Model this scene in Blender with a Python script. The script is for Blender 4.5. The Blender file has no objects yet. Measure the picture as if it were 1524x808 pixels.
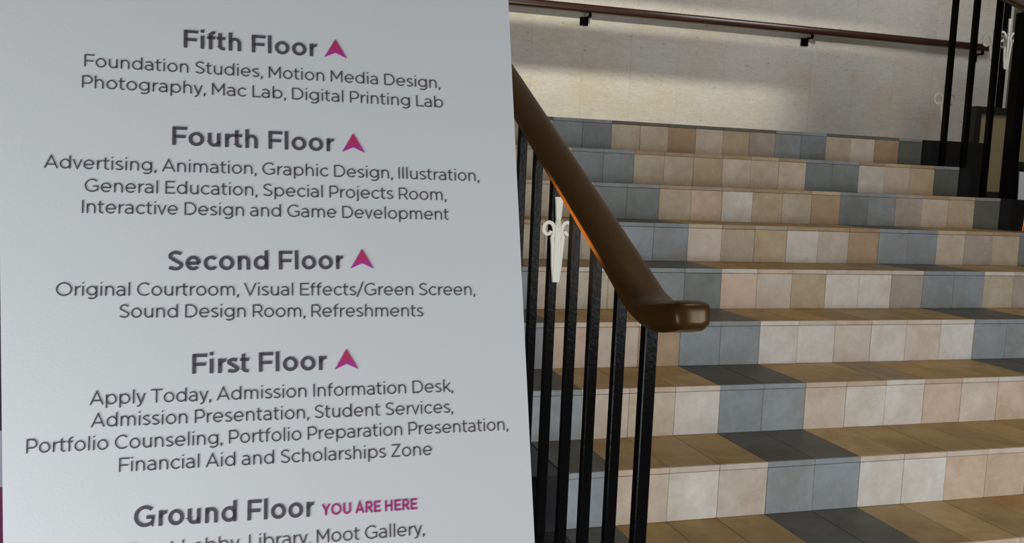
import bpy, bmesh, math, random
from mathutils import Vector, Matrix
random.seed(7)
S = bpy.context.scene
COL = S.collection

# ------------------------------------------------------------------ camera, light, exposure
H, D, TW = 0.1488, 0.28094, 0.15          # riser height, tread depth, tile width
cam_d = bpy.data.cameras.new('camera')
cam = bpy.data.objects.new('camera', cam_d); COL.objects.link(cam); S.camera = cam
cam_d.sensor_fit = 'HORIZONTAL'; cam_d.sensor_width = 36.0
cam_d.lens = 1343.11 / 1524 * 36.0
cam_d.clip_start = 0.05
a, b, c = 0.290478784, 0.104643264, 0.0407468293
base = Matrix(((1, 0, 0), (0, 0, -1), (0, 1, 0)))
Rz = Matrix(((math.cos(a), -math.sin(a), 0), (math.sin(a), math.cos(a), 0), (0, 0, 1)))
Rx = Matrix(((1, 0, 0), (0, math.cos(b), -math.sin(b)), (0, math.sin(b), math.cos(b))))
Rr = Matrix(((math.cos(c), -math.sin(c), 0), (math.sin(c), math.cos(c), 0), (0, 0, 1)))
R = Rr @ Rx @ base @ Rz
M = Matrix((R[0], -R[1], -R[2])).transposed().to_4x4()
M.translation = Vector((-0.79137, -1.83161, 0.90227))
cam.matrix_world = M

S.view_settings.view_transform = 'Standard'
S.view_settings.look = 'None'
S.view_settings.exposure = 0.0
S.view_settings.gamma = 1.0

wd = bpy.data.worlds.new('world'); S.world = wd; wd.use_nodes = True
wd.node_tree.nodes['Background'].inputs[0].default_value = (0.80, 0.88, 1.0, 1)
wd.node_tree.nodes['Background'].inputs[1].default_value = 0.15

def area(name, loc, target, sx, sy, power, color, spread=180):
    l = bpy.data.lights.new(name, 'AREA'); l.shape = 'RECTANGLE'; l.size = sx; l.size_y = sy
    l.energy = power; l.color = color; l.spread = math.radians(spread)
    o = bpy.data.objects.new(name, l); COL.objects.link(o); o.location = loc
    o.rotation_euler = (Vector(target) - Vector(loc)).to_track_quat('-Z', 'Y').to_euler()
    return o
def spot(name, loc, target, power, color, deg, blend, rad):
    l = bpy.data.lights.new(name, 'SPOT'); l.energy = power; l.color = color
    l.spot_size = math.radians(deg); l.spot_blend = blend; l.shadow_soft_size = rad
    o = bpy.data.objects.new(name, l); COL.objects.link(o); o.location = loc
    o.rotation_euler = (Vector(target) - Vector(loc)).to_track_quat('-Z', 'Y').to_euler()
    return o
# daylight of the entrance behind the viewer
area('entrance_daylight', (1.8, -2.9, 0.75), (1.3, 0.4, 0.1), 1.5, 1.2, 74, (0.98, 0.985, 1.0))
# daylight from a window low on the left, behind the viewer
area('window_daylight', (-1.95, -1.45, 0.05), (-1.0, -0.7, 0.6), 0.8, 0.8, 42, (0.93, 0.98, 1.0))
# warm lamps over the stair hall
area('ceiling_lamp_light', (1.3, 0.2, 3.9), (1.3, 0.2, 0), 0.4, 0.4, 20, (1.0, 0.80, 0.55))
# spot on the upper left that shines through the added slotted box on the back wall
spot('wall_spot', (0.6, 1.0, 3.0), (1.9, 4.0, 1.6), 320, (1.0, 0.95, 0.74), 100, 0.3, 0.004)
area('upper_hall_light', (3.9, 1.7, 3.3), (3.3, 4.0, 1.5), 1.2, 0.9, 24, (0.94, 0.95, 1.0))
# narrow warm spot, added to put an orange glow on the rail's side
spot('rail_glow_spot', (-0.60, -0.02, 0.42), (-0.11, -0.01, 0.84), 240, (1.0, 0.58, 0.25), 38, 1.0, 0.03)

# ------------------------------------------------------------------ helpers
def srgb(r, g, b_):
    f = lambda v: (v / 255 / 12.92) if v / 255 <= 0.04045 else ((v / 255 + 0.055) / 1.055) ** 2.4
    return (f(r), f(g), f(b_), 1)
def mat(name, col, rough=0.5, metal=0.0, noise=None, bump=0.0, bscale=40, coat=0.0, objcol=False, stretch=(1, 1, 1), amt=0.2, spec=0.5):
    m = bpy.data.materials.new(name); m.use_nodes = True
    nt = m.node_tree; bs = nt.nodes['Principled BSDF']
    bs.inputs['Roughness'].default_value = rough; bs.inputs['Metallic'].default_value = metal
    bs.inputs['Coat Weight'].default_value = coat; bs.inputs['Coat Roughness'].default_value = 0.2
    bs.inputs['Specular IOR Level'].default_value = spec
    oi = nt.nodes.new('ShaderNodeObjectInfo')
    if objcol: src = oi.outputs['Color']
    else:
        rgb = nt.nodes.new('ShaderNodeRGB'); rgb.outputs[0].default_value = col; src = rgb.outputs[0]
    tc = nt.nodes.new('ShaderNodeTexCoord'); mp = nt.nodes.new('ShaderNodeMapping')
    mp.inputs['Scale'].default_value = stretch
    ad = nt.nodes.new('ShaderNodeVectorMath'); ad.operation = 'ADD'
    sc = nt.nodes.new('ShaderNodeVectorMath'); sc.operation = 'SCALE'; sc.inputs['Scale'].default_value = 13.0
    cb = nt.nodes.new('ShaderNodeCombineXYZ')
    for i in range(3): nt.links.new(oi.outputs['Random'], cb.inputs[i])
    nt.links.new(cb.outputs[0], sc.inputs[0])
    nt.links.new(tc.outputs['Object'], ad.inputs[0]); nt.links.new(sc.outputs[0], ad.inputs[1])
    nt.links.new(ad.outputs[0], mp.inputs[0])
    if noise:
        prev = src
        for (scale, dark, warm) in noise:
            n = nt.nodes.new('ShaderNodeTexNoise'); n.inputs['Scale'].default_value = scale
            n.inputs['Detail'].default_value = 5; n.inputs['Distortion'].default_value = 0.8
            nt.links.new(mp.outputs[0], n.inputs['Vector'])
            mr = nt.nodes.new('ShaderNodeMapRange'); mr.inputs[1].default_value = 0.35; mr.inputs[2].default_value = 0.68
            nt.links.new(n.outputs[0], mr.inputs[0])
            mx = nt.nodes.new('ShaderNodeMix'); mx.data_type = 'RGBA'; mx.blend_type = 'MULTIPLY'
            nt.links.new(mr.outputs[0], mx.inputs[0]); nt.links.new(prev, mx.inputs[6])
            mx.inputs[7].default_value = (dark * (1 + warm), dark, dark * (1 - warm), 1)
            prev = mx.outputs[2]
        src = prev
    nt.links.new(src, bs.inputs['Base Color'])
    if bump:
        n = nt.nodes.new('ShaderNodeTexNoise'); n.inputs['Scale'].default_value = bscale; n.inputs['Detail'].default_value = 4
        nt.links.new(mp.outputs[0], n.inputs['Vector'])
        bp = nt.nodes.new('ShaderNodeBump'); bp.inputs['Strength'].default_value = bump; bp.inputs['Distance'].default_value = 0.002
        nt.links.new(n.outputs[0], bp.inputs['Height']); nt.links.new(bp.outputs[0], bs.inputs['Normal'])
    return m

RISER = mat('riser_stone', None, 0.62, noise=[(5, 0.84, 0.07), (16, 0.84, 0.03), (80, 0.92, 0.0)], bump=0.25, bscale=120, objcol=True, spec=0.3)
TREAD = mat('tread_stone', None, 0.5, noise=[(7, 0.68, 0.09), (30, 0.86, 0.03)], bump=0.2, bscale=90, objcol=True, spec=0.3)
CORE = mat('mortar', srgb(92, 86, 76), 0.9)
GRANITE = mat('black_granite', srgb(22, 23, 27), 0.35, noise=[(60, 0.6, 0)], spec=0.4)
IRON = mat('black_iron', srgb(8, 8, 9), 0.22, bump=0.22, bscale=90, spec=0.06)
WOOD = mat('rail_wood', srgb(64, 42, 14), 0.42, noise=[(6, 0.7, 0.1), (50, 0.85, 0.05)], bump=0.05, bscale=60, coat=0.14, stretch=(6, 1, 6), spec=0.3)
WOOD.node_tree.nodes['Principled BSDF'].inputs['Specular Tint'].default_value = (1, .78, .38, 1)  # yellow light reflected along the rail, put into its sheen colour
REDWOOD = mat('wall_rail_wood', srgb(52, 24, 11), 0.30, noise=[(8, 0.7, 0.1)], coat=0.5, stretch=(1, 6, 6))
PAINT = mat('cream_paint', srgb(204, 202, 190), 0.5, bump=0.2, bscale=60)
WALL = mat('travertine', srgb(210, 208, 202), 0.6, noise=[(3, 0.93, 0.03), (22, 0.90, 0.02), (90, 0.84, 0.01)], bump=0.3, bscale=90, stretch=(0.5, 1, 2.0), spec=0.3)
def enrich_wall(m):
    nt = m.node_tree; bs = nt.nodes['Principled BSDF']; src = bs.inputs['Base Color'].links[0].from_socket
    tc = nt.nodes.new('ShaderNodeTexCoord')
    geo = nt.nodes.new('ShaderNodeNewGeometry')
    n = nt.nodes.new('ShaderNodeTexNoise'); n.inputs['Scale'].default_value = 2.6; n.inputs['Detail'].default_value = 3
    nt.links.new(geo.outputs['Position'], n.inputs['Vector'])
    mr = nt.nodes.new('ShaderNodeMapRange'); mr.inputs[1].default_value = 0.48; mr.inputs[2].default_value = 0.68; nt.links.new(n.outputs[0], mr.inputs[0])
    mx = nt.nodes.new('ShaderNodeMix'); mx.data_type = 'RGBA'; mx.blend_type = 'MULTIPLY'; nt.links.new(mr.outputs[0], mx.inputs[0])
    nt.links.new(src, mx.inputs[6]); mx.inputs[7].default_value = (0.99, 0.95, 0.86, 1)
    v = nt.nodes.new('ShaderNodeTexVoronoi'); v.inputs['Scale'].default_value = 22; v.feature = 'F1'
    mp = nt.nodes.new('ShaderNodeMapping'); mp.inputs['Scale'].default_value = (0.55, 1, 1.6); nt.links.new(geo.outputs['Position'], mp.inputs[0]); nt.links.new(mp.outputs[0], v.inputs['Vector'])
    sepc = nt.nodes.new('ShaderNodeSeparateColor'); nt.links.new(v.outputs['Color'], sepc.inputs[0])
    # pits only in some cells and of varied size
    th = nt.nodes.new('ShaderNodeMapRange'); th.inputs[1].default_value = 0.55; th.inputs[2].default_value = 1.0; th.inputs[3].default_value = 0.0; th.inputs[4].default_value = 0.20
    nt.links.new(sepc.outputs[0], th.inputs[0])
    lt = nt.nodes.new('ShaderNodeMath'); lt.operation = 'LESS_THAN'; nt.links.new(v.outputs['Distance'], lt.inputs[0]); nt.links.new(th.outputs[0], lt.inputs[1])
    ml = nt.nodes.new('ShaderNodeMath'); ml.operation = 'MULTIPLY'; ml.inputs[1].default_value = 0.55; nt.links.new(lt.outputs[0], ml.inputs[0])
    m2 = nt.nodes.new('ShaderNodeMix'); m2.data_type = 'RGBA'; m2.blend_type = 'MULTIPLY'; nt.links.new(ml.outputs[0], m2.inputs[0])
    nt.links.new(mx.outputs[2], m2.inputs[6]); m2.inputs[7].default_value = (0.55, 0.50, 0.42, 1)
    nt.links.new(m2.outputs[2], bs.inputs['Base Color'])
enrich_wall(WALL)
PLASTER = mat('plaster', srgb(150, 143, 128), 0.9, noise=[(4, 0.9, 0)])
CEIL = mat('ceiling_paint', srgb(170, 162, 145), 0.9, noise=[(3, 0.95, 0)])
FLOORM = mat('floor_stone', srgb(100, 85, 66), 0.5, noise=[(5, 0.8, 0.05)])
OLIVE = mat('olive_panel', srgb(126, 115, 86), 0.5, noise=[(5, 0.85, 0.05)])
BOARD = mat('foam_board', srgb(192, 193, 194), 0.55, noise=[(3, 0.985, 0)], bump=0.05, bscale=300, spec=0.25)
INK = mat('grey_ink', srgb(76, 69, 76), 0.55, noise=[(20, 0.95, 0)], spec=0.3)
MAG = mat('magenta_ink', srgb(158, 44, 112), 0.55, noise=[(20, 0.95, 0)], spec=0.3)
VIOLET = mat('violet_cloth', srgb(38, 14, 44), 0.8, noise=[(20, 0.8, 0)])
MAGCLOTH = mat('magenta_cloth', srgb(92, 12, 62), 0.8, noise=[(20, 0.8, 0)])
WHITE = mat('white_board', srgb(200, 200, 205), 0.6, noise=[(9, 0.95, 0)])
# arrow print: magenta fading to violet at its foot
ARROW = bpy.data.materials.new('arrow_ink'); ARROW.use_nodes = True
nt = ARROW.node_tree; tc = nt.nodes.new('ShaderNodeTexCoord'); sp = nt.nodes.new('ShaderNodeSeparateXYZ')
rp = nt.nodes.new('ShaderNodeValToRGB'); nt.links.new(tc.outputs['Generated'], sp.inputs[0]); nt.links.new(sp.outputs[1], rp.inputs[0])
rp.color_ramp.elements[0].color = srgb(150, 40, 150); rp.color_ramp.elements[1].color = srgb(165, 35, 85)
rp.color_ramp.elements[1].position = 0.55
nt.links.new(rp.outputs[0], nt.nodes['Principled BSDF'].inputs['Base Color']); nt.nodes['Principled BSDF'].inputs['Roughness'].default_value = 0.55

def link(name, me, m=None, parent=None, **pr):
    if m and not me.materials: me.materials.append(m)
    o = bpy.data.objects.new(name, me); COL.objects.link(o); o.parent = parent
    for k, v in pr.items(): o[k] = v
    return o
def empty(name, loc, **pr):
    o = bpy.data.objects.new(name, None); COL.objects.link(o); o.location = loc; o.empty_display_size = 0.1
    for k, v in pr.items(): o[k] = v
    return o
def box_bm(bm, x0, x1, y0, y1, z0, z1, bev=0.0, seg=1):
    r = bmesh.ops.create_cube(bm, size=1)
    vs = r['verts']
    bmesh.ops.scale(bm, vec=(x1 - x0, y1 - y0, z1 - z0), verts=vs)
    bmesh.ops.translate(bm, vec=((x0 + x1) / 2, (y0 + y1) / 2, (z0 + z1) / 2), verts=vs)
    if bev:
        es = list({e for v in vs for e in v.link_edges})
        bmesh.ops.bevel(bm, geom=es, offset=bev, segments=seg, affect='EDGES')
def mesh_of(bm, name, smooth=False):
    me = bpy.data.meshes.new(name); bm.to_mesh(me); bm.free()
    if smooth:
        for p in me.polygons: p.use_smooth = True
    return me
def box(name, m, x0, x1, y0, y1, z0, z1, bev=0.0, parent=None, **pr):
    bm = bmesh.new(); box_bm(bm, x0, x1, y0, y1, z0, z1, bev)
    return link(name, mesh_of(bm, name), m, parent, **pr)
def sweep(path, prof, scales=None, side=Vector((1, 0, 0)), cap=True):
    """path: points; prof: (u, v) pairs, u along side, v along the path normal"""
    bm = bmesh.new(); rings = []
    n = len(path)
    for i, p in enumerate(path):
        t = (path[min(i + 1, n - 1)] - path[max(i - 1, 0)]).normalized()
        nn = side.cross(t).normalized()
        if nn.z < 0 and abs(nn.z) > 0.01: nn = -nn
        su, sv = scales[i] if scales else (1, 1)
        rings.append([bm.verts.new(p + side * (u * su) + nn * (v * sv)) for u, v in prof])
    k = len(prof)
    for i in range(n - 1):
        for j in range(k):
            bm.faces.new((rings[i][j], rings[i][(j + 1) % k], rings[i + 1][(j + 1) % k], rings[i + 1][j]))
    if cap:
        bm.faces.new(rings[0]); bm.faces.new(rings[-1])
    bmesh.ops.recalc_face_normals(bm, faces=bm.faces)
    return bm
def superellipse(hw, hh, n=24, e=3.0):
    out = []
    for i in range(n):
        t = 2 * math.pi * i / n; ct, st = math.cos(t), math.sin(t)
        out.append((hw * math.copysign(abs(ct) ** (2 / e), ct), hh * math.copysign(abs(st) ** (2 / e), st)))
    return out

# ------------------------------------------------------------------ room shell
FZ = -4 * H
WY = 4.0
LZ = 8 * H
box('floor', FLOORM, -3.6, 6.0, -5.0, 4.2, FZ - 0.1, FZ, kind='structure')
box('ceiling', CEIL, -3.6, 6.0, -1.0, 4.2, 4.2, 4.3, kind='structure')
box('wall_left', PLASTER, -3.7, -3.6, -1.0, 4.2, FZ, 4.2, kind='structure')
box('wall_right', OLIVE, 5.05, 5.15, -1.0, 4.2, FZ, 4.2, kind='structure')
wb = box('wall_back', CORE, -3.6, 5.05, WY + 0.012, WY + 0.15, FZ, 4.2, kind='structure')
PW = 0.357
x = 0.67 - 12 * PW
bm = bmesh.new(); box_bm(bm, 0, PW - 0.0005, 0, 0.012, 0, 4.2 - FZ, 0.0004)
pan = mesh_of(bm, 'wall_panel'); pan.materials.append(WALL)
while x < 4.85:
    if x > -3.6:
        o = link('wall_panel', pan, None, wb); o.location = (x, WY + random.uniform(-.0002, .0002), FZ)
    x += PW
box('baseboard_back', GRANITE, -3.6, 5.05, WY - 0.02, WY, LZ, LZ + 0.012, kind='structure')

# unseen slotted box added around the spot to band its light on the wall
ww = empty('light_shaper', (0.6, 1.0, 3.0), label='unseen slotted black box added above the stairs to shape light', category='lamp')
def wz(z): return (z - 3.0) / 12.0          # height on the wall -> height in the slot plate
def wx(x_): return (x_ - 0.6) / 12.0
def wbox(name, x0, x1, y0, y1, z0, z1):
    bm = bmesh.new(); box_bm(bm, x0, x1, y0, y1, z0, z1); link(name, mesh_of(bm, name), IRON, ww)
PY0, PY1 = 0.249, 0.251
wbox('front_plate', -.45, .45, PY0, PY1, -.30, wz(1.0))
wbox('front_plate', -.45, .45, PY0, PY1, wz(1.62), wz(1.93))
wbox('front_plate', -.45, .45, PY0, PY1, wz(2.115), .10)
wbox('blocker_plate', .0405, .12, .049, .051, -.08, -.0205)
wbox('blocker_plate', .056, .12, .049, .051, -.0205, .03)
wbox('shaper_side', -.452, -.45, -.1, PY1, -.30, .10)
wbox('shaper_side', .45, .452, -.1, PY1, -.30, .10)
wbox('shaper_bottom', -.45, .45, -.1, PY1, -.302, -.30)
wbox('shaper_top', -.45, .45, -.1, PY1, .10, .102)
wbox('hanger', -.006, .006, -.006, .006, .102, 1.2)

# ------------------------------------------------------------------ staircase
UU = (124, 134, 146)
PAL = {'U': (139, 146, 150), 'u': (124, 132, 133), 'D': (98, 100, 94), 'W': (203, 200, 193), 'L': (194, 184, 170), 'B': (184, 174, 154),
       'T': (182, 167, 140), 'P': (196, 175, 157), 'O': (166, 144, 116), 'M': (166, 156, 145)}
# columns 1..18 left to right; rows bottom to top
ROWS = {1: 'ULWLUUWWPPLWUUWLBU', 2: 'ULBWUULWWPLPUULWBU', 3: 'UPLOUUWWLWLWUULWLU', 4: 'ULBBUuPLTWWMUUBMLU', 5: 'UBLBUULBTWLOUULMBu',
        6: 'UBLBuuBPWTBOuUMLTD', 7: 'UBBLUUBBTLBLuuWLTD', 8: 'UBBBUuBBOLTMUuBLOD'}  # D at the right end: blue tile with its shade in the colour
stair = empty('staircase', (0, 0, FZ), label='wide stone-tiled staircase with blue-grey and beige tiled risers', category='staircase')
# solid core (stepped), parent empty sits at floor level
def stepped(name, m, x0, x1, inset_y, inset_z, extra_land=None):
    bm = bmesh.new()
    prof = [(WY - 0.021, FZ)]
    prof += [(-4 * D + D + inset_y, FZ)]
    for i in range(-3, 9):
        y = i * D + inset_y
        prof.append((y, i * H - inset_z)) if i * H - inset_z > FZ else None
        if i < 8: prof.append(((i + 1) * D + inset_y, i * H - inset_z))
    prof.append((WY - 0.021, LZ - inset_z))
    va = [bm.verts.new((x0, y, z - FZ)) for y, z in prof]; vb = [bm.verts.new((x1, y, z - FZ)) for y, z in prof]
    n = len(prof)
    for i in range(n): bm.faces.new((va[i], va[(i + 1) % n], vb[(i + 1) % n], vb[i]))
    bm.faces.new(va); bm.faces.new(vb[::-1])
    bmesh.ops.recalc_face_normals(bm, faces=bm.faces)
    return link(name, mesh_of(bm, name), m, stair)
stepped('core', CORE, 0.0, 2.7, 0.0125, 0.0165)
stepped('stringer', GRANITE, -0.13, -0.0015, 0.0, 0.002)['label'] = 'black stone edge on the left of the steps'
stepped('stringer', GRANITE, 2.7015, 2.83, 0.0, 0.002)['label'] = 'black stone edge on the right of the steps'
RT, TT = 0.012, 0.016
bm = bmesh.new(); box_bm(bm, 0.0005, TW - 0.0005, 0, RT, 0.0, H - TT - 0.0008, 0.0007); rt = mesh_of(bm, 'riser_tile'); rt.materials.append(RISER)
bm = bmesh.new(); box_bm(bm, 0.0005, TW - 0.0005, 0.0085, D + 0.010, -TT, 0.0, 0.001); tt = mesh_of(bm, 'tread_tile'); tt.materials.append(TREAD)
bm = bmesh.new(); box_bm(bm, 0.0004, TW - 0.0004, -0.0008, 0.008, -0.0150, 0.0002, 0.0008); nt_ = mesh_of(bm, 'nosing_tile'); nt_.materials.append(RISER)
def jitter(cl, k):
    f = random.uniform(1 - k, 1 + k); w = random.uniform(-.02, .02)
    return (cl[0] * f * (1 + w), cl[1] * f, cl[2] * f * (1 - w), 1)
for i in range(-3, 9):
    row = ROWS.get(i)
    for k in range(18):
        key = row[k] if row else ('U' if k in (0, 4, 5, 12, 13, 17) else random.choice('WLBTPL'))
        o = link('riser_tile', rt, None, stair)
        o.location = (k * TW, i * D + random.uniform(-.0007, .0007), (i - 1) * H - FZ + 0.0004)
        o.color = jitter(srgb(*PAL[key]), 0.05)
        blue = k in (0, 4, 5, 12, 13, 17)
        o2 = link('nosing_tile', nt_, None, stair); o2.location = (k * TW, i * D + random.uniform(-.0006, .0006), i * H - FZ)
        o2.color = jitter(srgb(*PAL['U' if blue else 'D' if i == 8 else random.choice('WLLP' if i <= 4 else 'OOTM')]), 0.06)
        o = link('tread_tile', tt, None, stair)
        o.location = (k * TW, i * D, i * H - FZ + random.uniform(-.0004, .0004))
        o.color = jitter(srgb(90, 92, 90) if blue else srgb(*random.choice([(168, 142, 92), (160, 137, 94), (174, 143, 90), (156, 131, 82), (178, 152, 108), (150, 132, 100)])), 0.07)
box('landing', FLOORM, -3.6, -0.131, 8 * D, WY - 0.021, 0 - 0.0, LZ - FZ - 0.002, parent=stair)
box('landing', FLOORM, 0.0, 2.7, 9 * D + 0.012, WY - 0.021, LZ - FZ - 0.0155, LZ - FZ - 0.0005, parent=stair)
box('landing_end', GRANITE, 2.8305, 3.13, 8 * D, WY - 0.021, 0, LZ - FZ, parent=stair, label='black block at the right end of the landing')

# ------------------------------------------------------------------ left railing
def hammered_bar(name, w, z0, z1, x, y, parent):
    bm = bmesh.new(); box_bm(bm, -w / 2, w / 2, -w / 2, w / 2, 0, z1 - z0, 0.0018)
    o = link(name, mesh_of(bm, name), IRON, parent); o.location = (x, y, z0); return o
def tread_z(y): return min(8, math.floor(y / D + 1e-6)) * H
RX = -0.065
def scroll(parent, x, y, z0, z1, half, th=0.007, yside=-1):
    """flat cast scroll with a stem, two curls and a leaf tip; faces down the stairs"""
    bm = bmesh.new(); hgt = z1 - z0
    def ribbon(pts, w, th=0.006):
        n = len(pts); L = []; Rr_ = []
        for i, p in enumerate(pts):
            t = (pts[min(i + 1, n - 1)] - pts[max(i - 1, 0)]).normalized(); nn = Vector((-t.y, t.x))
            ww = w if not callable(w) else w(i / (n - 1))
            L.append(p + nn * ww / 2); Rr_.append(p - nn * ww / 2)
        f = [[bm.verts.new((q.x, yy, q.y)) for q in L] for yy in (-th / 2, th / 2)]
        g = [[bm.verts.new((q.x, yy, q.y)) for q in Rr_] for yy in (-th / 2, th / 2)]
        for i in range(n - 1):
            bm.faces.new((f[0][i], f[0][i + 1], g[0][i + 1], g[0][i])); bm.faces.new((f[1][i], g[1][i], g[1][i + 1], f[1][i + 1]))
            bm.faces.new((f[0][i], f[1][i], f[1][i + 1], f[0][i + 1])); bm.faces.new((g[0][i], g[0][i + 1], g[1][i + 1], g[1][i]))
        for i in (0, n - 1): bm.faces.new((f[0][i], g[0][i], g[1][i], f[1][i]))
    V2 = lambda u, v: Vector((u, v))
    ribbon([V2(0, hgt * q) for q in (0, .08, .3, .55, .66)], lambda t: 0.0165 - 0.002 * t, 0.009)
    ribbon([V2(0, hgt * q) for q in (.72, .78, .88, .96, 1.0)], lambda t: 0.010 + 0.011 * t, 0.009)
    bmesh.ops.create_uvsphere(bm, u_segments=10, v_segments=6, radius=0.010, matrix=Matrix.Translation((0, 0, hgt * .69)) @ Matrix.Diagonal((0.8, 0.8, 1.4, 1)))
    for s in (-1, 1):
        pts = [V2(s * half * .10, hgt * .02), V2(s * half * .20, hgt * .2), V2(s * half * .26, hgt * .42), V2(s * half * .32, hgt * .52)]
        cx, cz, rr = s * half * 0.60, hgt * .62, half * 0.40
        for q in range(0, 15):
            an = math.radians(205 - q * 26) if s > 0 else math.radians(-25 + q * 26)
            rad = rr * (1 - q / 26)
            pts.append(V2(cx + rad * math.cos(an), cz + rad * 1.25 * math.sin(an)))
        ribbon(pts, lambda t: (0.0095 - 0.002 * t) * (half / 0.042) ** .6)
    bmesh.ops.recalc_face_normals(bm, faces=bm.faces)
    o = link('scroll_ornament', mesh_of(bm, 'scroll'), PAINT, parent); o.location = (x, y + yside * 0.016, z0)
    o['label'] = 'cream painted scroll ornament'
    return o

ra = empty('stair_railing', (RX, 0, FZ), label='near black iron stair railing with broad polished wooden handrail, right beside the sign', category='railing')
def rail_center(y): return 0.875 + 0.49 * (y - 0.106)
prof = [(-.036, -.013), (.036, -.013), (.046, -.004), (.046, .006), (.040, .011), (.030, .015), (.016, .0175), (0, .0185), (-.016, .0175), (-.030, .015), (-.040, .011), (-.046, .006), (-.046, -.004)]
profA = [(u, (v - .00275) / .01575) for u, v in prof]
profB = [(-.027, -1.0), (.027, -1.0), (.041, -.60), (.043, .50), (.040, .78), (.031, .93), (.016, .98), (0, 1.0), (-.016, .98), (-.031, .93), (-.040, .78), (-.043, .50), (-.041, -.60)]
key = [(y / 10, rail_center(y / 10) + .003, .0158, 1, 0) for y in range(23, -2, -1)]
key += [(-.18, .7379, .0158, 1, 0), (-.22, .7180, .0160, 1, 0), (-.25, .7020, .0175, 1, .1), (-.29, .6820, .0205, 1, .35), (-.33, .6690, .0235, 1, .65), (-.37, .6660, .0262, 1, .9), (-.41, .6695, .0278, 1, 1),
        (-.440, .6755, .0272, .975, 1)]
for th in (18, 34, 48, 60, 70, 79, 86, 90):
    cs, sn = math.cos(math.radians(th)), math.sin(math.radians(th))
    key.append((-.440 - .048 * sn, .6755 + .0085 * sn, .0272 * max(.02, cs ** .45), .975 * max(.02, cs ** .55), 1))
def catmull(k, n=4):
    out = []
    for i in range(len(k) - 1):
        p = [k[max(i - 1, 0)], k[i], k[i + 1], k[min(i + 2, len(k) - 1)]]
        for j in range(n):
            t = j / n
            out.append(tuple(0.5 * (2 * p[1][c_] + (p[2][c_] - p[0][c_]) * t + (2 * p[0][c_] - 5 * p[1][c_] + 4 * p[2][c_] - p[3][c_]) * t * t + (3 * p[1][c_] - p[0][c_] - 3 * p[2][c_] + p[3][c_]) * t ** 3) for c_ in range(5)))
    return out + [k[-1]]
kk = catmull(key)
bm = bmesh.new(); rings = []
for i, q in enumerate(kk):
    p0, p1 = kk[max(i - 1, 0)], kk[min(i + 1, len(kk) - 1)]
    tn = Vector((0, p1[0] - p0[0], p1[1] - p0[1])).normalized()
    nn = Vector((0, tn.z, -tn.y)) if tn.y < 0 else Vector((0, -tn.z, tn.y))
    rings.append([bm.verts.new(Vector((0, q[0], q[1] - FZ)) + Vector((1, 0, 0)) * ((ua * (1 - q[4]) + ub * q[4]) * q[3]) + nn * ((va_ * (1 - q[4]) + vb_ * q[4]) * q[2]))
                  for (ua, va_), (ub, vb_) in zip(profA, profB)])
for i in range(len(rings) - 1):
    for j in range(len(prof)):
        bm.faces.new((rings[i][j], rings[i][(j + 1) % len(prof)], rings[i + 1][(j + 1) % len(prof)], rings[i + 1][j]))
bm.faces.new(rings[0]); bm.faces.new(rings[-1]); bmesh.ops.recalc_face_normals(bm, faces=bm.faces)
me = mesh_of(bm, 'handrail', True); me.set_sharp_from_angle(angle=math.radians(38))
hr = link('handrail', me, WOOD, ra)
hr['label'] = 'broad polished brown wooden handrail ending in a rounded flare'
YB = [-.312, -.172, -.030, .109, .259, .404]
while YB[-1] < 2.2: YB.append(YB[-1] + .1432)
for j, y in enumerate(YB):
    zt = rail_center(y) - 0.006
    o = hammered_bar('baluster', 0.0255 if j == 0 else 0.0225, tread_z(y), zt, 0, y, ra); o.location.z -= FZ
for j in (4, 8, 12, 16):
    y = YB[j]; zc = rail_center(y); o = scroll(ra, 0, y, zc - .300, zc - .092, 0.042); o.location.z -= FZ; o.location.x = 0.006

# ------------------------------------------------------------------ right railing
QX = 2.765
rb = empty('stair_railing', (QX, 0, FZ), label='far black iron stair railing at the right edge with brown wooden handrail', category='railing')
def rc(y): return 1.905 + 0.53 * (y - 1.905)
path = [Vector((0, y / 10, rc(y / 10) - FZ)) for y in range(-3, 24)]
hr2 = link('handrail', mesh_of(sweep(path, prof), 'handrail_far', True), REDWOOD, rb)
hr2['label'] = 'brown wooden handrail'
yb = [2.167, 2.018, 1.868]
y = 1.575
while y > -.35: yb.append(y); y -= .143
for y in yb:
    o = hammered_bar('baluster', 0.026, tread_z(y), rc(y) - 0.02, 0, y, rb); o.location.z -= FZ
o = hammered_bar('newel_post', 0.052, tread_z(1.70), rc(1.70) - 0.02, 0.0, 1.715, rb); o.location.z -= FZ
o['label'] = 'thick square newel post'
for y, z0, z1, sd in ((2.167, 1.275, 1.475, 1), (1.868, 1.57, 1.72, 1)):
    o = scroll(rb, 0, y, z0, z1, 0.078, yside=sd); o.location.z -= FZ

# ------------------------------------------------------------------ wall handrail
wr = empty('wall_handrail', (2.0, WY, 2.03), label='slim red-brown handrail mounted along the pale wall above the stairs', category='handrail')
path = [Vector((q, 0, 0)) for q in (-4.9, -3, -1, 0, 1, 2, 2.72)]
bm = sweep(path, superellipse(0.024, 0.027, 20, 3.0), side=Vector((0, 1, 0)))
o = link('handrail', mesh_of(bm, 'wall_rail', True), REDWOOD, wr); o.location = (0, -0.075, 0)
for q in (-3.95, -2.28, -0.617, 1.092, 2.60):
    bm = bmesh.new()
    box_bm(bm, -.029, .029, -.012, 0, -.100, -.045, .001)
    box_bm(bm, .006, .022, -.085, -.006, -.056, -.044, .001)
    box_bm(bm, .006, .022, -.085, -.069, -.056, -.018, .001)
    o = link('bracket', mesh_of(bm, 'bracket'), IRON, wr); o.location = (q, 0, 0)

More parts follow.
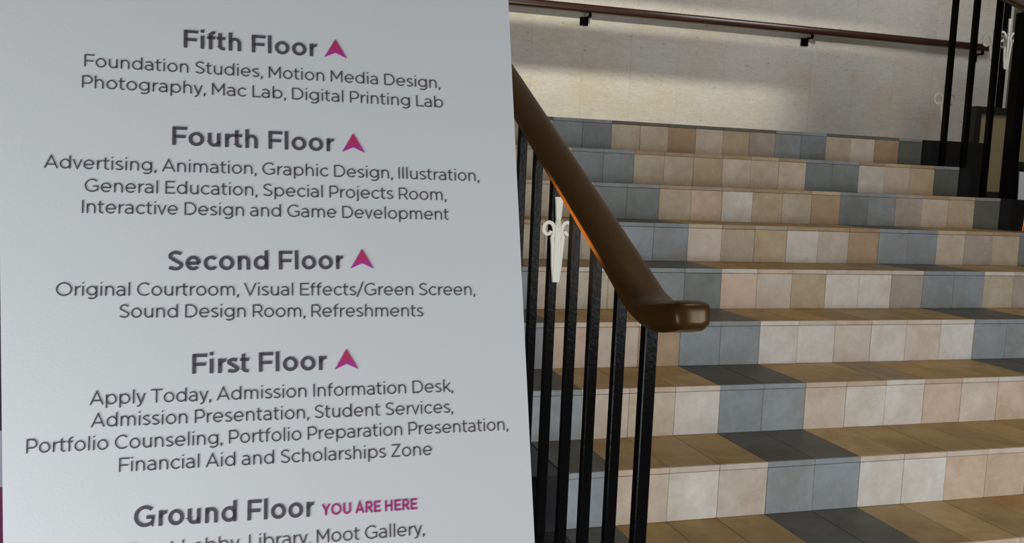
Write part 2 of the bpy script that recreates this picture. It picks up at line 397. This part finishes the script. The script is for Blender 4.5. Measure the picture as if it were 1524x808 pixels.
# ------------------------------------------------------------------ partition behind right railing
pt = empty('glazed_partition', (3.9, 3.0, FZ), label='black framed partition with olive panels behind the right railing', category='partition')
def pbox(name, m, x0, x1, y0, y1, z0, z1, **k): return box(name, m, x0 - 3.9, x1 - 3.9, y0, y1, z0 - FZ, z1 - FZ, 0.0015, pt, **k)
for x0, x1, zt in ((3.715, 3.765, 1.475), (4.005, 4.055, 1.72), (4.34, 4.40, 1.72)): pbox('stile', GRANITE, x0, x1, -.025, .025, FZ, zt)
for x0, x1, z0, z1 in ((3.765, 4.005, 1.43, 1.475), (3.765, 4.005, .86, .93), (4.055, 4.34, 1.68, 1.72), (4.055, 4.34, 1.085, 1.135), (4.055, 4.34, .84, .885), (3.765, 4.005, FZ, FZ + .08), (4.055, 4.34, FZ, FZ + .08)):
    pbox('rail', GRANITE, x0, x1, -.022, .022, z0, z1)
pbox('post', IRON, 3.90, 3.932, -.016, .016, 1.475, 2.6)
o = scroll(pt, 0.016, 0, 1.72 - FZ, 2.04 - FZ, 0.085, yside=-1.6)
for x0, x1, z0, z1, m in ((3.765, 4.005, .93, 1.43, OLIVE), (4.055, 4.34, 1.135, 1.68, OLIVE), (4.055, 4.34, .885, 1.085, GRANITE), (3.765, 4.005, FZ + .08, .86, GRANITE), (4.055, 4.34, FZ + .08, .84, GRANITE)):
    pbox('panel', m, x0, x1, -.006, .006, z0, z1)
nb = empty('white_notice', (4.15, 2.96, .885), label='small white upright card seen behind the thick newel post', category='notice')
box('card', WHITE, -.045, .045, -.004, .004, 0, .185, 0.001, nb); nb.rotation_euler = (math.radians(-3), 0, 0)

AMBER = mat('amber_glass', srgb(235, 140, 20), 0.4); nb_ = AMBER.node_tree.nodes['Principled BSDF']
nb_.inputs['Emission Color'].default_value = srgb(255, 150, 20); nb_.inputs['Emission Strength'].default_value = 0.7
am = empty('amber_lamp', (3.66, 2.4, FZ), label='small amber glowing lamp at the right edge behind the newel post', category='lamp')
for nm, mt, rr, z0, z1 in (('base', IRON, .06, 0, .02), ('pole', IRON, .012, .02, .705 - FZ), ('shade', AMBER, .05, .705 - FZ, .835 - FZ)):
    bm = bmesh.new(); bmesh.ops.create_cone(bm, cap_ends=True, segments=20, radius1=rr, radius2=rr * .9, depth=z1 - z0)
    bmesh.ops.translate(bm, vec=(0, 0, (z0 + z1) / 2), verts=bm.verts); link(nm, mesh_of(bm, nm, False), mt, am)

# ------------------------------------------------------------------ banner glimpsed left of sign
bn = empty('banner', (-1.40, .5, FZ), label='dark violet banner glimpsed past the left edge of the sign', category='banner')
box('cloth', VIOLET, -.3, .10, -.004, .004, .853, 1.9, 0.001, bn)
box('white_band', mat('lilac_cloth', srgb(140, 136, 152), 0.8), -.3, .10, -.004, .004, .715, .8529, 0.001, bn, label='white band')
box('cloth', MAGCLOTH, -.3, .10, -.004, .004, .04, .7149, 0.001, bn, label='magenta lower part')
box('foot', IRON, -.32, .12, -.08, .08, 0, .04, 0.003, bn)

# ------------------------------------------------------------------ sign
SO = Vector((-1.03781482, -0.55547408, 1.66954905))
SU = Vector((0.99982385, 0.01739474, 0.00704912)).normalized()
SD = Vector((0.01139873, -0.26438435, -0.96435003)).normalized()
SN = SU.cross(-SD).normalized()          # towards the viewer
if SN.y > 0: SN = -SN
TB = 1.42                                # lower edge of the board, measured down its face
foot = SO + SU * 0.28 + SD * TB
sg = empty('floor_directory_sign', (0, 0, 0), label='large white directory sign listing floors in grey and magenta print', category='sign')
sm = Matrix((SU, -SD, SN)).transposed().to_4x4(); sm.translation = foot
sg.matrix_world = sm
def sxy(s, t): return (s - 0.28, TB - t)           # sign plane -> local x, y
# board outline with thickness
def left_s(t): return -0.0044 + 0.0118 * (t - 0.917) / 0.274
outline = [(left_s(TB), TB), (0.56, TB), (0.56, 0.34), (left_s(0.34), 0.34), (left_s(0.917), 0.917)]
bm = bmesh.new(); fr = [bm.verts.new((*sxy(s, t), 0)) for s, t in outline]; bk = [bm.verts.new((*sxy(s, t), -0.006)) for s, t in outline]
bm.faces.new(fr); bm.faces.new(bk[::-1])
for i in range(5): bm.faces.new((fr[i], bk[i], bk[(i + 1) % 5], fr[(i + 1) % 5]))
bmesh.ops.recalc_face_normals(bm, faces=bm.faces)
link('board', mesh_of(bm, 'board'), BOARD, sg)

# ---- stroke lettering, geometric sans; cap height 1, x height .74
def arc(cx, cy, rx, ry, a0, a1, n=None):
    n = n or max(4, int(abs(a1 - a0) / 9))
    return [(cx + rx * math.cos(math.radians(a0 + (a1 - a0) * i / n)), cy + ry * math.sin(math.radians(a0 + (a1 - a0) * i / n))) for i in range(n + 1)]
XH = 0.74
def glyph(ch, t):
    """returns (advance width of ink, left bearing, right bearing, strokes)"""
    h = t / 2; S_, Rn, Dg = .105, .065, .02
    if ch == ' ': return .30, 0, 0, []
    if ch in 'aboqdpge':
        W = {'a': .58, 'e': .70}.get(ch, .70); rx = W / 2 - h; ry = XH / 2 - h + .01
        O = arc(W / 2, XH / 2, rx, ry, 0, 360)
        if ch == 'o': return W, Rn, Rn, [O]
        if ch == 'e':
            return W, Rn, Rn, [[(h * 1.2, XH / 2 - .01), (W - h * .9, XH / 2 - .01)], arc(W / 2, XH / 2, rx, ry, -2, 318)]
        if ch == 'a':
            top = [(.055, XH - h - .035)] + arc(.28, XH - h - .205, .26 - .015, .215, 122, 0, 12) + [(W - h, 0)]
            bowl = [(W - h, .41)] + arc(.27, .41 - .19 + .0, .245 - h * .4, .19 + .02 - h * .4, 62, 300, 20) + [(W - h, .16)]
            return W, .05, S_, [top, bowl]
        x = W - h
        stem_r = {'d': (1.03, 0), 'q': (XH, -.26)}
        stem_l = {'b': (1.03, 0), 'p': (XH, -.26)}
        if ch in stem_r: return W, Rn, S_, [O, [(x, stem_r[ch][0]), (x, stem_r[ch][1])]]
        if ch in stem_l: return W, S_, Rn, [O, [(h, stem_l[ch][0]), (h, stem_l[ch][1])]]
        if ch == 'g':
            O = arc(W / 2, XH / 2 + .02, rx, ry - .02, 0, 360)
            hook = [(x, XH), (x, .02)] + arc(W / 2 + .01, .02, rx - .01, .265 - h + .01, 0, -140, 14)
            return W, Rn, S_, [O, hook]
    if ch == 'c': return .62, Rn, .03, [arc(.35, XH / 2, .35 - h, XH / 2 - h + .01, 42, 318)]
    if ch == 'f': return .42, .03, .0, [[(.16, 0), (.16, .80)] + arc(.16 + .19, .80, .19, .235 - h, 180, 82, 8), [(0, XH - h), (.38, XH - h)]]
    if ch == 't': return .42, .03, .03, [[(.15, .95), (.15, .20)] + arc(.15 + .17, .20, .17, .20 - h + .01, 180, 290, 8), [(0, XH - h), (.40, XH - h)]]
    if ch in 'hnm':
        W = .58; st = [(h, 1.03 if ch == 'h' else XH), (h, 0)]
        r_ = W / 2 - h
        if ch == 'm':
            W = .98; r_ = (W - 3 * t) / 4 + h / 1.0; m_ = W / 2
            r1 = (m_ - h) / 2
            return W, S_, S_, [st, [(h, XH - .30)] + arc(h + r1, XH - .29, r1, .30 - h, 180, 0, 14) + [(m_, 0)], [(m_, XH - .30)] + arc(m_ + r1, XH - .29, r1, .30 - h, 180, 0, 14) + [(W - h, 0)]]
        return W, S_, S_, [st, [(h, XH - .31)] + arc(h + r_, XH - .30, r_, .31 - h, 180, 0, 16) + [(W - h, 0)]]
    if ch == 'u':
        W = .58; r_ = W / 2 - h
        return W, S_, S_, [[(h, XH), (h, .30)] + arc(W / 2, .30, r_, .31 - h, 180, 360, 16), [(W - h, XH), (W - h, 0)]]
    if ch == 'r': return .36, S_, .0, [[(h, XH), (h, 0)], [(h, XH - .36)] + arc(.37, XH - .34, .37 - h, .34 - h, 176, 92, 8)]
    if ch in 'ij':
        dot = [(h, .93 - h * .3), (h, .93 + t + .01 - h * .3)]
        if ch == 'i': return t, S_, S_, [[(h, XH), (h, 0)], dot]
        return t, S_, S_, [[(h, XH), (h, -.10)] + arc(h - .13, -.10, .13, .16 - h, 0, -80, 7), dot]
    if ch == 'l': return t, S_, S_, [[(h, 1.03), (h, 0)]]
    if ch == 'k': return .56, S_, .01, [[(h, 1.03), (h, 0)], [(.52, XH), (h, .24)], [(.22, .42), (.55, 0)]]
    if ch == 's':
        p_ = arc(.25, XH - .205, .205 - h * .5, .205 - h, 48, 180, 9) + [(.10, .47)] + [(.25, .385), (.40, .31)] + arc(.27, .20, .215 - h * .5, .20 - h, 30, -140, 11)
        return .50, .055, .05, [[(.44, XH - .10)] + arc(.26, XH - .20, .21 - h * .3, .20 - h + .01, 70, 200, 10) + [(.26, XH / 2 + .005)] + arc(.26, .20, .215 - h * .3, .20 - h + .01, 22, -118, 12) + [(.035, .105)]]
    if ch == 'v': return .62, .01, .01, [[(h * 1.1, XH), (.31, .02), (.62 - h * 1.1, XH)]]
    if ch == 'y': return .62, .01, .01, [[(h * 1.1, XH), (.325, .02)], [(.62 - h * 1.1, XH), (.33, .03), (.27, -.12)] + arc(.12, -.08, .14, .17 - h, -20, -110, 6)]
    if ch == 'x': return .58, .02, .02, [[(.03, XH), (.55, 0)], [(.55, XH), (.03, 0)]]
    if ch == ',': return .12, .06, .06, [[(.07, .07), (.085, -.02), (.03, -.15)], [(.06, 0), (.06, t * 1.1)]]
    if ch == '/': return .52, .0, .0, [[(.02, -.12), (.50, 1.12)]]
    # capitals
    if ch == 'A': return .92, .02, .02, [[(h * 1.1, 0), (.46, .985), (.92 - h * 1.1, 0)], [(.17, .30), (.75, .30)]]
    if ch == 'C': return .86, .07, .03, [arc(.49, .5, .49 - h, .51 - h, 46, 314)]
    if ch == 'D': return .82, S_, .07, [[(h, h), (.36, h)] + arc(.36, .5, .46 - h, .5 - h, -90, 90, 20) + [(h, 1 - h)], [(h, 1), (h, 0)]]
    if ch == 'E': return .66, S_, .05, [[(h, 0), (h, 1)], [(h, 1 - h), (.66, 1 - h)], [(h, h), (.67, h)], [(h, .5), (.60, .5)]]
    if ch == 'F': return .64, S_, .03, [[(h, 0), (h, 1)], [(h, 1 - h), (.66, 1 - h)], [(h, .47), (.60, .47)]]
    if ch == 'G': return .90, .07, .08, [arc(.49, .5, .49 - h, .51 - h, 46, 318) + [(.90 - h, .15), (.90 - h, .45)], [(.54, .45), (.90 , .45)]]
    if ch == 'H': return .76, S_, S_, [[(h, 0), (h, 1)], [(.76 - h, 0), (.76 - h, 1)], [(h, .5), (.76 - h, .5)]]
    if ch == 'I': return t, S_, S_, [[(h, 0), (h, 1)]]
    if ch == 'L': return .58, S_, .02, [[(h, 1), (h, 0)], [(h, h), (.60, h)]]
    if ch == 'M': return .88, S_, S_, [[(h, 0), (h, 1)], [(.88 - h, 0), (.88 - h, 1)], [(h, .96), (.44, .30), (.88 - h, .96)]]
    if ch == 'N': return .78, S_, S_, [[(h, 0), (h, 1)], [(.78 - h, 0), (.78 - h, 1)], [(h, .97), (.78 - h, .03)]]
    if ch == 'O': return 1.03, .07, .07, [arc(.515, .5, .515 - h, .51 - h, 0, 360)]
    if ch == 'P': return .68, S_, .03, [[(h, 1), (h, 0)], [(h, 1 - h), (.38, 1 - h)] + arc(.38, .66, .30 - h, .34 - h, 90, -90, 14) + [(h, .32 + h)]]
    if ch == 'R': return .72, S_, .03, [[(h, 1), (h, 0)], [(h, 1 - h), (.39, 1 - h)] + arc(.39, .68, .30 - h, .32 - h, 90, -90, 14) + [(h, .36 + h)], [(.40, .40), (.70 - h * .4, 0)]]
    if ch == 'S': return .68, .06, .05, [[(.605, .86)] + arc(.345, .735, .275 - h * .4, .275 - h, 62, 205, 12) + [(.34, .505)] + arc(.345, .265, .29 - h * .4, .275 - h, 30, -115, 14) + [(.05, .15)]]
    if ch == 'T': return .78, .02, .02, [[(0, 1 - h), (.78, 1 - h)], [(.39, 1), (.39, 0)]]
    if ch == 'U': return .76, S_, S_, [[(h, 1), (h, .37)] + arc(.38, .37, .38 - h, .38 - h, 180, 360, 18) + [(.76 - h, 1)]]
    if ch == 'V': return .90, .01, .01, [[(h * 1.1, 1), (.45, .02), (.90 - h * 1.1, 1)]]
    if ch == 'Y': return .86, .0, .0, [[(h * 1.0, 1), (.43, .43), (.86 - h * 1.0, 1)], [(.43, .47), (.43, 0)]]
    if ch == 'Z': return .72, .05, .05, [[(.05, 1 - h), (.67 - h * .4, 1 - h), (.05 + h * .4, h), (.69, h)]]
    raise ValueError(ch)

def text_mesh(txt, A, B, cap, t, m, name, parent, tracking=0.0, zoff=0.0006):
    """A, B: plane coordinates (s, t) of the baseline's ends"""
    items, pen = [], 0.0
    for i, ch in enumerate(txt):
        w, lb, rb_, st = glyph(ch, t)
        if i: pen += lb + tracking
        items.append((pen, st)); pen += w + (rb_ if i < len(txt) - 1 else 0)
    A = Vector(sxy(*A)); B = Vector(sxy(*B)); L = (B - A).length
    ux = (B - A).normalized(); uy = Vector((-ux.y, ux.x))
    sx = L / pen
    vs, fs = [], []
    for px_, st in items:
        for pts in st:
            pts = [Vector(q) for q in pts]; n = len(pts)
            closed = (pts[0] - pts[-1]).length < 1e-6
            left, right = [], []
            for i, q in enumerate(pts):
                d0 = (q - pts[i - 1]).normalized() if i > 0 else ((q - pts[-2]).normalized() if closed else None)
                d1 = (pts[i + 1] - q).normalized() if i < n - 1 else ((pts[1] - q).normalized() if closed else None)
                d0 = d0 or d1; d1 = d1 or d0
                n0 = Vector((-d0.y, d0.x)); n1 = Vector((-d1.y, d1.x)); mm = (n0 + n1)
                mm = mm.normalized() if mm.length > 1e-4 else n0
                k = min(2.2, 1 / max(.3, mm.dot(n0)))
                left.append(q + mm * (t / 2 * k)); right.append(q - mm * (t / 2 * k))
            b0 = len(vs)
            for q in left + right:
                P = A + ux * ((q.x + px_) * sx) + uy * (q.y * cap)
                vs.append((P.x, P.y, zoff))
            for i in range(n - 1): fs.append((b0 + i, b0 + n + i, b0 + n + i + 1, b0 + i + 1))
    me = bpy.data.meshes.new(name); me.from_pydata(vs, [], fs)
    return link(name, me, m, parent, label='printed line "%s"' % txt)
BODY = [("Foundation Studies, Motion Media Design,", (.0698, .6922), (.4667, .6918)),
        ("Photography, Mac Lab, Digital Printing Lab", (.0680, .7164), (.4696, .7163)),
        ("Advertising, Animation, Graphic Design, Illustration,", (.0330, .8073), (.5112, .8071)),
        ("General Education, Special Projects Room,", (.0731, .8321), (.4691, .8320)),
        ("Interactive Design and Game Development", (.0710, .8554), (.4716, .8559)),
        ("Original Courtroom, Visual Effects/Green Screen,", (.0481, .9442), (.5002, .9469)),
        ("Sound Design Room, Refreshments", (.1092, .9680), (.4367, .9714)),
        ("Apply Today, Admission Information Desk,", (.0825, 1.0583), (.4688, 1.0598)),
        ("Admission Presentation, Student Services,", (.0842, 1.0811), (.4679, 1.0838)),
        ("Portfolio Counseling, Portfolio Preparation Presentation,", (.0252, 1.1041), (.5337, 1.1071)),
        ("Financial Aid and Scholarships Zone", (.1118, 1.1280), (.4417, 1.1304)),
        ("Front Lobby, Library, Moot Gallery,", (.1195, 1.2148), (.4300, 1.2176))]
for tx, A_, B_ in BODY: text_mesh(tx, A_, B_, 0.0142, 0.099, INK, 'body_text', sg)
HEAD = [("Fifth Floor", (.1716, .6625), (.3195, .6621)), ("Fourth Floor", (.1604, .7766), (.3371, .7769)), ("Second Floor", (.1573, .9172), (.3454, .9155)),
        ("First Floor", (.1826, 1.0295), (.3246, 1.0298)), ("Ground Floor", (.1268, 1.1849), (.3084, 1.1882))]
for tx, A_, B_ in HEAD: text_mesh(tx, A_, B_, 0.0212, 0.165, INK, 'heading_text', sg)
text_mesh("YOU ARE HERE", (.3168, 1.1880), (.4225, 1.1893), 0.0122, 0.185, MAG, 'heading_text', sg)
for s, t_ in ((.3412, .6620), (.3598, .7770), (.3670, .9150), (.3470, 1.0300)):
    x0, y0 = sxy(s, t_); w_, h_ = 0.0134, 0.0232
    P = [(0, h_), (-w_, 0), (0, h_ * .27), (w_, 0)]
    me = bpy.data.meshes.new('arrow_mark'); me.from_pydata([(x0 + u, y0 + v, 0.0006) for u, v in P], [], [(0, 1, 2), (0, 2, 3)])
    link('arrow_mark', me, ARROW, sg, label='magenta arrowhead pointing up')

# easel that carries the board, standing on the floor
ea = empty('easel', (foot.x, foot.y, FZ), label='slim black easel standing behind the white directory sign', category='easel')
def leg(name, p0, p1, r=0.011):
    d_ = (p1 - p0); q_ = d_.to_track_quat('Z', 'X').to_matrix().to_4x4(); q_.translation = p0 - Vector(ea.location)
    bm = bmesh.new(); box_bm(bm, -r, r, -r, r, 0, d_.length, 0.002); bmesh.ops.transform(bm, matrix=q_, verts=bm.verts)
    link(name, mesh_of(bm, name), IRON, ea)
def onplane(s, t, off): return SO + SU * s + SD * t - SN * off
for s0, s1 in ((0.22, 0.06), (0.34, 0.50)):
    p0 = onplane(s0, 0.45, 0.020); dirv = (onplane(s1, TB, 0.020) - p0)
    k = (FZ - p0.z) / dirv.z; leg('leg', p0 + dirv * k, p0)
pt_ = onplane(.28, .45, .045); leg('leg', Vector((pt_.x, pt_.y + .75, FZ)), pt_)
leg('ledge', onplane(0.04, TB + 0.012, -0.004), onplane(0.52, TB + 0.012, -0.004), 0.011)
